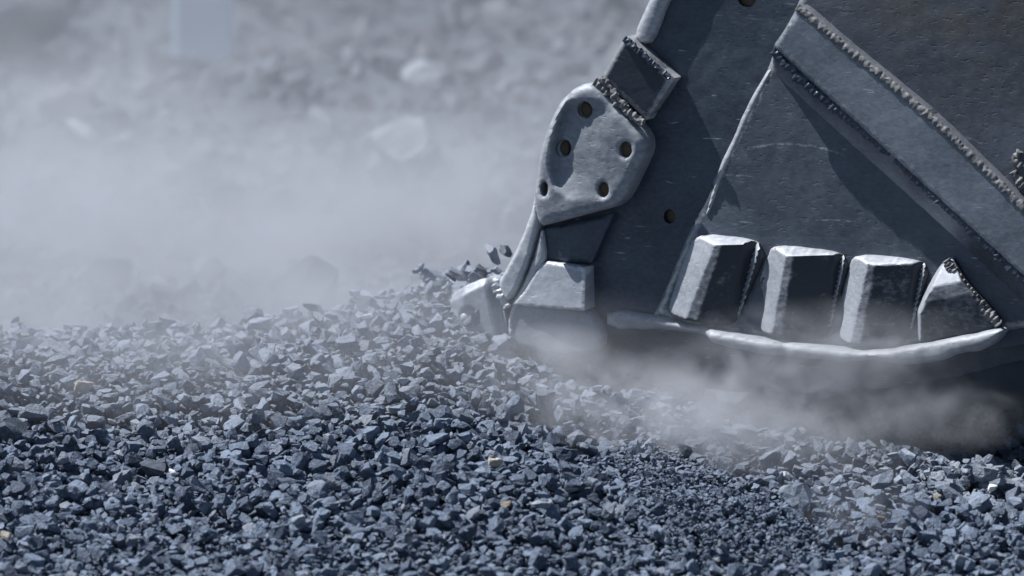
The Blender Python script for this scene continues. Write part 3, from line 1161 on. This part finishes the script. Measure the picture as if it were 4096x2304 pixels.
# skid along the bottom with its scalloped underside
SKID = [(598, 313), (646, 318), (699, 329), (748, 338), (794, 344), (855, 351), (883, 351), (929, 343), (970, 335), (997, 329), (1001, 332), (994, 343), (980, 352),
        (966, 353), (955, 355), (945, 360), (925, 364), (905, 366), (884, 363), (870, 360), (855, 362), (840, 363), (800, 359), (760, 355), (735, 350), (712, 345),
        (700, 338), (660, 333), (598, 332)]
relief('bottom_skid', SKID, 31, 12, M_SHROUD, r=8, step=2.4, smooth=1, rough=0.9, seed=17, wob=0.8,
       hfun=lambda P, h: 13 + (h - 13) * np.clip((P[:, 0] - 694) / 16, 0, 1) - 3.0 * np.exp(-((P[:, 0] - 783) / 7) ** 2) - 2.0 * np.exp(-((P[:, 0] - 925) / 9) ** 2))

# cast wear blocks along the bottom of the side
BK = 22.0   # height of the wear blocks


def edge_d(P, a, b):
    a, b = np.array(a, float), np.array(b, float)
    n = np.array([-(b - a)[1], (b - a)[0]]) / np.linalg.norm(b - a)
    return (P - a) @ n


def wear_block(poly, bl, tl, tr, br, width, seed, top=6.5, label=None):
    def hf(P, h):
        left = edge_d(P, bl, tl)
        left = np.abs(left)
        topd = np.abs(edge_d(P, tl, tr))
        right = np.abs(edge_d(P, tr, br))
        lp = 3 + (BK - 3) * np.clip(left / width, 0, 1.0) ** 0.9
        ragged = 3.2 * noise3(np.stack([P[:, 0], P[:, 1] * 0.4], 1), 3.4, seed) * np.clip(1 - topd / top, 0, 1)
        tp = 7 + (BK - 7) * np.clip(topd / top, 0, 1.0) ** 1.3 + ragged
        rp = 3 + (BK - 3) * np.clip(right / 12, 0, 1.0)
        front = BK - 0.28 * np.clip(left - width - 7, 0, 99) - 0.03 * np.clip(topd, 0, 99)
        hh = np.minimum(np.minimum(lp, tp), np.minimum(rp, front))
        return hh + 0.0 * h
    o = relief('wear_block', poly, BK, 0, M_WORN_SHADED, r=2.2, step=1.9, smooth=2, rough=0.4, hfun=hf, base=PH - 2, seed=seed, wob=0.4)
    if label:
        o['label'] = label
    return o


wear_block([(659, 315), (672, 275), (686, 235), (751, 241), (760, 257), (744, 294), (728, 330), (690, 322)], (659, 315), (686, 235), (751, 241), (728, 330), 30, 61)
wear_block([(753, 334), (760, 306), (753, 287), (759, 262), (767, 246), (837, 254), (843, 269), (832, 306), (820, 343), (780, 337)], (750, 334), (763, 246), (837, 254), (820, 343), 24, 62)
wear_block([(832, 341), (839, 318), (835, 299), (840, 278), (848, 255), (918, 262), (924, 276), (912, 312), (901, 348), (860, 348)], (829, 341), (845, 255), (918, 262), (901, 348), 24, 63)


def tri_h(P, h):
    left = poly_dist(P, np.array([(909, 342), (911, 312), (923, 287), (935, 267), (946, 258)], float)[[0, 1, 2, 3, 4, 3, 2, 1]])
    d2 = edge_d(P, (923, 289), (962, 281))
    up = np.where(d2 < 0, np.abs(d2), 0)
    low = np.where(d2 > 0, d2, 0)
    hh = np.minimum(6 + 2.0 * left, BK)
    return np.minimum(hh, BK - 0.5 * up) - 0.05 * np.clip(low, 0, 14) - 0.22 * np.clip(low - 14, 0, 99)


relief('wear_block', [(909, 342), (911, 312), (923, 287), (935, 267), (946, 258), (951, 262), (962, 282), (980, 302), (998, 323), (994, 331), (930, 343)], BK, 0, M_WORN_SHADED, r=1.6, step=1.9,
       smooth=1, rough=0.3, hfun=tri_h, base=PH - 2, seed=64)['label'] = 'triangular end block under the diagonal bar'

# corner tooth with its pin; plain teeth stand behind it along the lip
TOOTH = [(444, 297), (452, 292), (466, 285), (478, 280), (490, 279), (497, 284), (502, 300), (505, 322), (502, 345), (470, 348), (461, 330), (452, 316), (445, 305)]


def tooth_h(P, h):
    wedge = np.clip((P[:, 0] - 441) / 22, 0, 1) ** 0.7
    ln = 484 + (P[:, 1] - 280) * 0.2
    groove = np.exp(-((P[:, 0] - ln - 6) / 5.2) ** 4)
    topd = np.abs(edge_d(P, (444, 297), (478, 280)))
    bevel = np.clip(1 - topd / 7, 0, 1)
    socket = np.clip(1 - np.hypot(P[:, 0] - 468, P[:, 1] - 317) / 11, 0, 1)
    return 5 + (h - 5) * wedge - 12 * groove - 7 * bevel - 5 * np.minimum(socket * 3, 1)


tooth = relief('tooth', TOOTH, 22, 38, M_POLISH, r=1.5, step=1.8, smooth=0, rough=0.3, hfun=tooth_h, seed=18)


def dome(cx, cy_, rad, h, parent, name):
    bm = bmesh.new()
    bmesh.ops.create_uvsphere(bm, u_segments=18, v_segments=10, radius=rad * PX)
    for v in bm.verts:
        v.co.y *= 0.7
    q = bat(cx, cy_, h) - bucket.location
    bmesh.ops.translate(bm, verts=bm.verts, vec=q)
    me = bpy.data.meshes.new(name)
    bm.to_mesh(me)
    bm.free()
    me.materials.append(M_POLISH)
    me.polygons.foreach_set('use_smooth', [True] * len(me.polygons))
    return link_mesh(name, me, parent)


dome(467, 318, 7, 16, tooth, 'tooth_pin')
dome(495, 287, 3.2, 16, bucket, 'weld_lump')
dome(498, 281, 2.2, 18, bucket, 'weld_lump')

# shell: lip and floor that run back across the bucket, back wall, far side
prof = [bat(px, py, 0.0) for px, py in ((500, 338), (560, 364), (640, 384), (720, 396), (800, 397), (880, 392), (950, 380), (1020, 362), (1090, 318), (1160, 268), (1220, 190), (1255, 80), (1262, -200))]
V, F = [], []
WID = 3.0
for p in prof:
    a, b, up = p - BN * 0.09, p - BN * WID, Vector((0, 0, 0.19))
    V += [tuple(a), tuple(b), tuple(a + up), tuple(b + up)]
n = len(prof)
for i in range(n - 1):
    a, b = 4 * i, 4 * i + 4
    F += [(a, a + 1, b + 1, b), (a + 2, b + 2, b + 3, a + 3), (a, b, b + 2, a + 2), (a + 1, a + 3, b + 3, b + 1)]
F += [(0, 2, 3, 1), (4 * n - 4, 4 * n - 3, 4 * n - 1, 4 * n - 2)]
link_mesh('shell', mesh_np('shell', np.array(V) - np.array(bucket.location), F, M_STEEL), bucket)
FP = chaikin(np.array(PLATE, float), 0)
V, F = [], []
for (px, py) in FP:
    q = bat(px, py, 0)
    V += [tuple(q - BN * WID), tuple(q - BN * (WID + 0.04))]
n = len(FP)
bm = bmesh.new()
vs = [bm.verts.new(Vector(v) - bucket.location) for v in V]
bm.faces.new([vs[2 * i] for i in range(n)])
bm.faces.new([vs[2 * i + 1] for i in range(n)][::-1])
for i in range(n):
    j = (i + 1) % n
    bm.faces.new((vs[2 * i], vs[2 * i + 1], vs[2 * j + 1], vs[2 * j]))
bmesh.ops.recalc_face_normals(bm, faces=bm.faces[:])
me = bpy.data.meshes.new('far_side_plate')
bm.to_mesh(me)
bm.free()
me.materials.append(M_STEEL)
link_mesh('far_side_plate', me, bucket)

# ------------------------------------------------------------------ background: rubble, boulders, pale upright
tot_v, tot_f, tints, off = [], [], [], 0
BX, BY, BS = [], [], []
for _ in range(9000):
    y = 1.15 + 14.5 * rng.random() ** 1.4
    hw = 0.115 * (y + 15) + 0.3
    BX.append(rng.uniform(-hw, hw if y > 3.4 else 0.3))
    BY.append(y)
    BS.append(0.024 * math.exp(rng.normal(0, 0.5)) * (1 + 0.04 * y))
BZ = surface(np.array(BX), np.array(BY)) - LAYER
for x, y, z, s in zip(BX, BY, BZ, BS):
    k = int(rng.integers(36))
    R = rand_rot(0.6) * s
    v, f = LOW[k]
    tot_v.append(v @ R.T + np.array((x, y, z + s * 0.3)))
    tot_f.append(f + off)
    tints.append(np.full(len(v), rng.random()))
    off += len(v)
M_RUBBLE = stone_material('rubble_stone', False, (0.04, 0.048, 0.062), (0.15, 0.17, 0.205))
me = mesh_np('rubble', np.vstack(tot_v), np.vstack(tot_f), M_RUBBLE)
at_ = me.attributes.new('tint', 'FLOAT', 'POINT')
at_.data.foreach_set('value', np.concatenate(tints).astype(np.float32))
tag(link_mesh('rubble', me), 'pale rubble strewn over the quarry floor behind the bucket', 'rubble', None, 'stuff')


def on_floor(px, py):
    d = ray(px, py)
    t = 16.0
    while t < 34:
        p = CAM + d * t
        if p.z < float(surface(p.x, p.y)) - LAYER:
            return p
        t += 0.05
    return CAM + d * 30


def boulder(px, py, w, h, var, label, rot=(0.2, 0.1, 0.3), mat=None, group=None):
    rot = (rot[0] + 0.35, rot[1] + 0.25, rot[2] + 0.6 * var)
    p = on_floor(px, py + h * 0.4)
    sc = (p - CAM).dot(FWD) / DIST * PX
    R0 = np.array(Euler(rot).to_matrix())
    e = np.abs(LOW[var][0] @ R0.T).max(0)
    S = np.diag([w * sc / 2 / e[0], w * 0.8 * sc / 2 / e[1], h * sc / 2 / e[2]])
    stone_object(HIGH_MESH[var], S @ R0, p + Vector((0, 0, h * sc * 0.4)), label, group, mat or M_ROCK, 'boulder', 'boulder')


boulder(408, 146, 74, 60, 18, 'large pale boulder blurred in the dust left of the bucket', (0.1, -0.5, 0.2), M_PALEROCK)
boulder(420, 72, 62, 18, 9, 'long flat pale rock far behind the large boulder', (0.0, -0.1, 0.2))
boulder(86, 136, 50, 26, 12, 'pale wedge shaped rock in the rubble on the left', (0.0, -0.4, 0.4), M_PALEROCK)
boulder(120, 146, 40, 22, 15, 'smaller rock right of the pale wedge shaped rock', (0.2, 0.4, 0.4))
boulder(505, 190, 40, 26, 20, 'hazy grey rock beside the bucket edge', (0.2, 0.4, 0.4))
boulder(515, 222, 40, 26, 23, 'pale cracked rock low behind the bucket edge', (0.3, -0.4, 0.4))
boulder(535, 205, 30, 20, 25, 'rock half hidden by the bucket corner', (0.3, -0.4, 0.4))
boulder(200, 268, 34, 14, 28, 'pale rock ridge block beyond the left crest', (0.1, -0.3, 0.4))
boulder(160, 284, 30, 15, 31, 'pale rock just behind the crest at left of centre', (0.1, 0.3, 0.4))
boulder(80, 305, 36, 18, 35, 'rounded rock behind the crest of the left gravel bank', (0.1, 0.2, 0.1))
boulder(18, 296, 28, 18, 34, 'rock at the left photo edge behind the gravel crest', (0.1, 0.2, 0.9))
boulder(122, 302, 28, 16, 30, 'low grey rock next to the rounded rock behind the crest', (0.1, 0.2, 0.9))
boulder(205, 58, 42, 13, 2, 'dark rock at the foot of the pale blue upright', (0.1, 0.2, 0.4), M_DARK)
boulder(25, 18, 150, 100, 5, 'huge dark rock in the top left corner', (0.1, 0.2, 0.1), M_DARK)
# pale upright far behind
pb = on_floor(204, 62)
scp = (pb - CAM).dot(FWD) / DIST * PX
bm = bmesh.new()
bmesh.ops.create_cube(bm, size=1)
bmesh.ops.scale(bm, vec=(60 * scp, 0.3, 2.4), verts=bm.verts)
bmesh.ops.bevel(bm, geom=bm.edges[:], offset=0.03, segments=2, affect='EDGES')
me = bpy.data.meshes.new('post')
bm.to_mesh(me)
bm.free()
me.materials.append(M_PILLAR)
post = link_mesh('post', me)
post.location = (pb.x, pb.y, pb.z + 1.1)
tag(post, 'pale blue upright post blurred at the top behind the dust', 'post')


# ------------------------------------------------------------------ dust
def dust_material(name, density, scale, lo, hi, stretch=(1, 1, 1), falloff=1.0, color=(0.70, 0.725, 0.78), aniso=0.2, detail=4, step=0.5, seed=0.0, warp=0.6):
    t = NT(name)
    tc = t.n('ShaderNodeTexCoord').outputs['Object']
    ln = t.n('ShaderNodeVectorMath', operation='LENGTH')
    t.put(ln.inputs[0], tc)
    edge = t.math('POWER', t.mapr(ln.outputs['Value'], 1.0, 0.15, 0.0, 1.0), falloff)
    pos = t.n('ShaderNodeNewGeometry').outputs['Position']
    mp = t.n('ShaderNodeMapping')
    t.put(mp.inputs[0], pos)
    mp.inputs['Location'].default_value = (seed, seed * 0.7, seed * 0.3)
    mp.inputs['Scale'].default_value = stretch
    nz = t.noise(mp.outputs[0], scale, detail, 0.6, warp)
    d = t.math('MULTIPLY', t.math('MULTIPLY', edge, t.mapr(nz, lo, hi)), density)
    v = t.n('ShaderNodeVolumePrincipled')
    v.inputs['Color'].default_value = (*color, 1)
    t.put(v.inputs['Density'], d)
    v.inputs['Anisotropy'].default_value = aniso
    t.t.links.new(v.outputs[0], t.out.inputs['Volume'])
    t.m.cycles.volume_step_rate = step
    return t.m


def dust(label, px, py, y, rx, ry, rz, density, scale, lo=0.35, hi=0.65, rot=0.0, **kw):
    bm = bmesh.new()
    bmesh.ops.create_icosphere(bm, subdivisions=3, radius=1.02)
    me = bpy.data.meshes.new('dust_cloud')
    bm.to_mesh(me)
    bm.free()
    me.materials.append(dust_material('dust', density, scale, lo, hi, **kw))
    o = link_mesh('dust_cloud', me)
    o.location = at(px, py, y)
    o.scale = (rx, ry, rz)
    o.rotation_euler = (0, rot, 0)
    tag(o, label, 'dust', None, 'stuff')
    return o


dust('wide bank of pale dust hanging over the rubble behind', 230, 215, 5.0, 4.6, 3.8, 1.4, 0.30, 0.6, 0.42, 0.60, seed=3.1, step=0.35, detail=6, warp=1.2)
dust('billow of bright dust rising at the left of the rubble', 60, 195, 4.2, 1.5, 1.5, 0.62, 1.2, 1.1, 0.40, 0.60, seed=12.3, step=0.5, detail=6, warp=1.5, rot=0.2)
dust('billow of dust drifting behind the heap by the tooth', 390, 215, 4.0, 1.3, 1.3, 0.55, 1.2, 1.1, 0.40, 0.60, seed=15.9, step=0.5, detail=6, warp=1.5, rot=-0.25)
dust('plume of dust climbing past the pale post', 150, 70, 8.0, 1.1, 1.3, 0.9, 0.8, 0.9, 0.40, 0.60, seed=21.2, step=0.5, detail=5, warp=1.5, rot=0.5)
dust('dense dust rolling low behind the left gravel crest', 130, 262, 2.0, 2.4, 1.25, 0.6, 2.0, 1.3, 0.34, 0.62, seed=7.7, step=0.5, detail=6, warp=1.0)
dust('thin haze of dust over the far end of the rubble', 420, 80, 9.5, 5.0, 4.5, 2.2, 0.06, 0.5, 0.36, 0.62, seed=2.6, step=0.6, detail=3, warp=0.5)
dust('thin dust over the heap beside the tooth', 370, 305, 0.1, 0.45, 0.3, 0.15, 2.4, 3.5, 0.34, 0.64, seed=9.4, step=0.6, detail=5, warp=1.0)
dust('dust boiling round the bucket tooth and heel', 556, 354, by(0.2) - 0.2, 0.2, 0.2, 0.1, 7.0, 6.0, 0.42, 0.64, seed=1.4, step=0.5, detail=6, warp=1.2)
dust('dust curling under the middle of the bucket', 800, 385, by(0.78) - 0.14, 0.8, 0.24, 0.17, 5.0, 5.5, 0.41, 0.63, seed=5.2, step=0.5, detail=7, warp=1.6)
dust('thin dust drifting across the wear blocks', 840, 345, by(0.95) - 0.25, 0.52, 0.16, 0.15, 5.0, 5.0, 0.4, 0.64, seed=2.2, step=0.5, detail=6, warp=1.4)
dust('low band of dust at the foot of the bucket on the right', 915, 415, by(1.15) - 0.2, 0.4, 0.2, 0.13, 4.5, 5.5, 0.40, 0.63, seed=3.9, step=0.5, detail=7, warp=1.6)
dust('thin veil of dust over the left gravel bank', 190, 352, -0.2, 1.7, 0.8, 0.3, 2.1, 2.2, 0.26, 0.66, seed=4.4, step=0.6, detail=6, warp=1.2)
dust('wisp of dust sweeping over the slope before the bucket', 700, 424, -0.68, 0.78, 0.36, 0.18, 7.0, 5.0, 0.40, 0.64, seed=8.8, step=0.5, rot=0.2, detail=7, warp=1.6)
dust('small wisp of dust rising from the lower right gravel', 860, 520, -1.35, 0.22, 0.2, 0.16, 3.0, 7.0, 0.42, 0.64, seed=6.1, step=0.5, detail=6, warp=1.4)
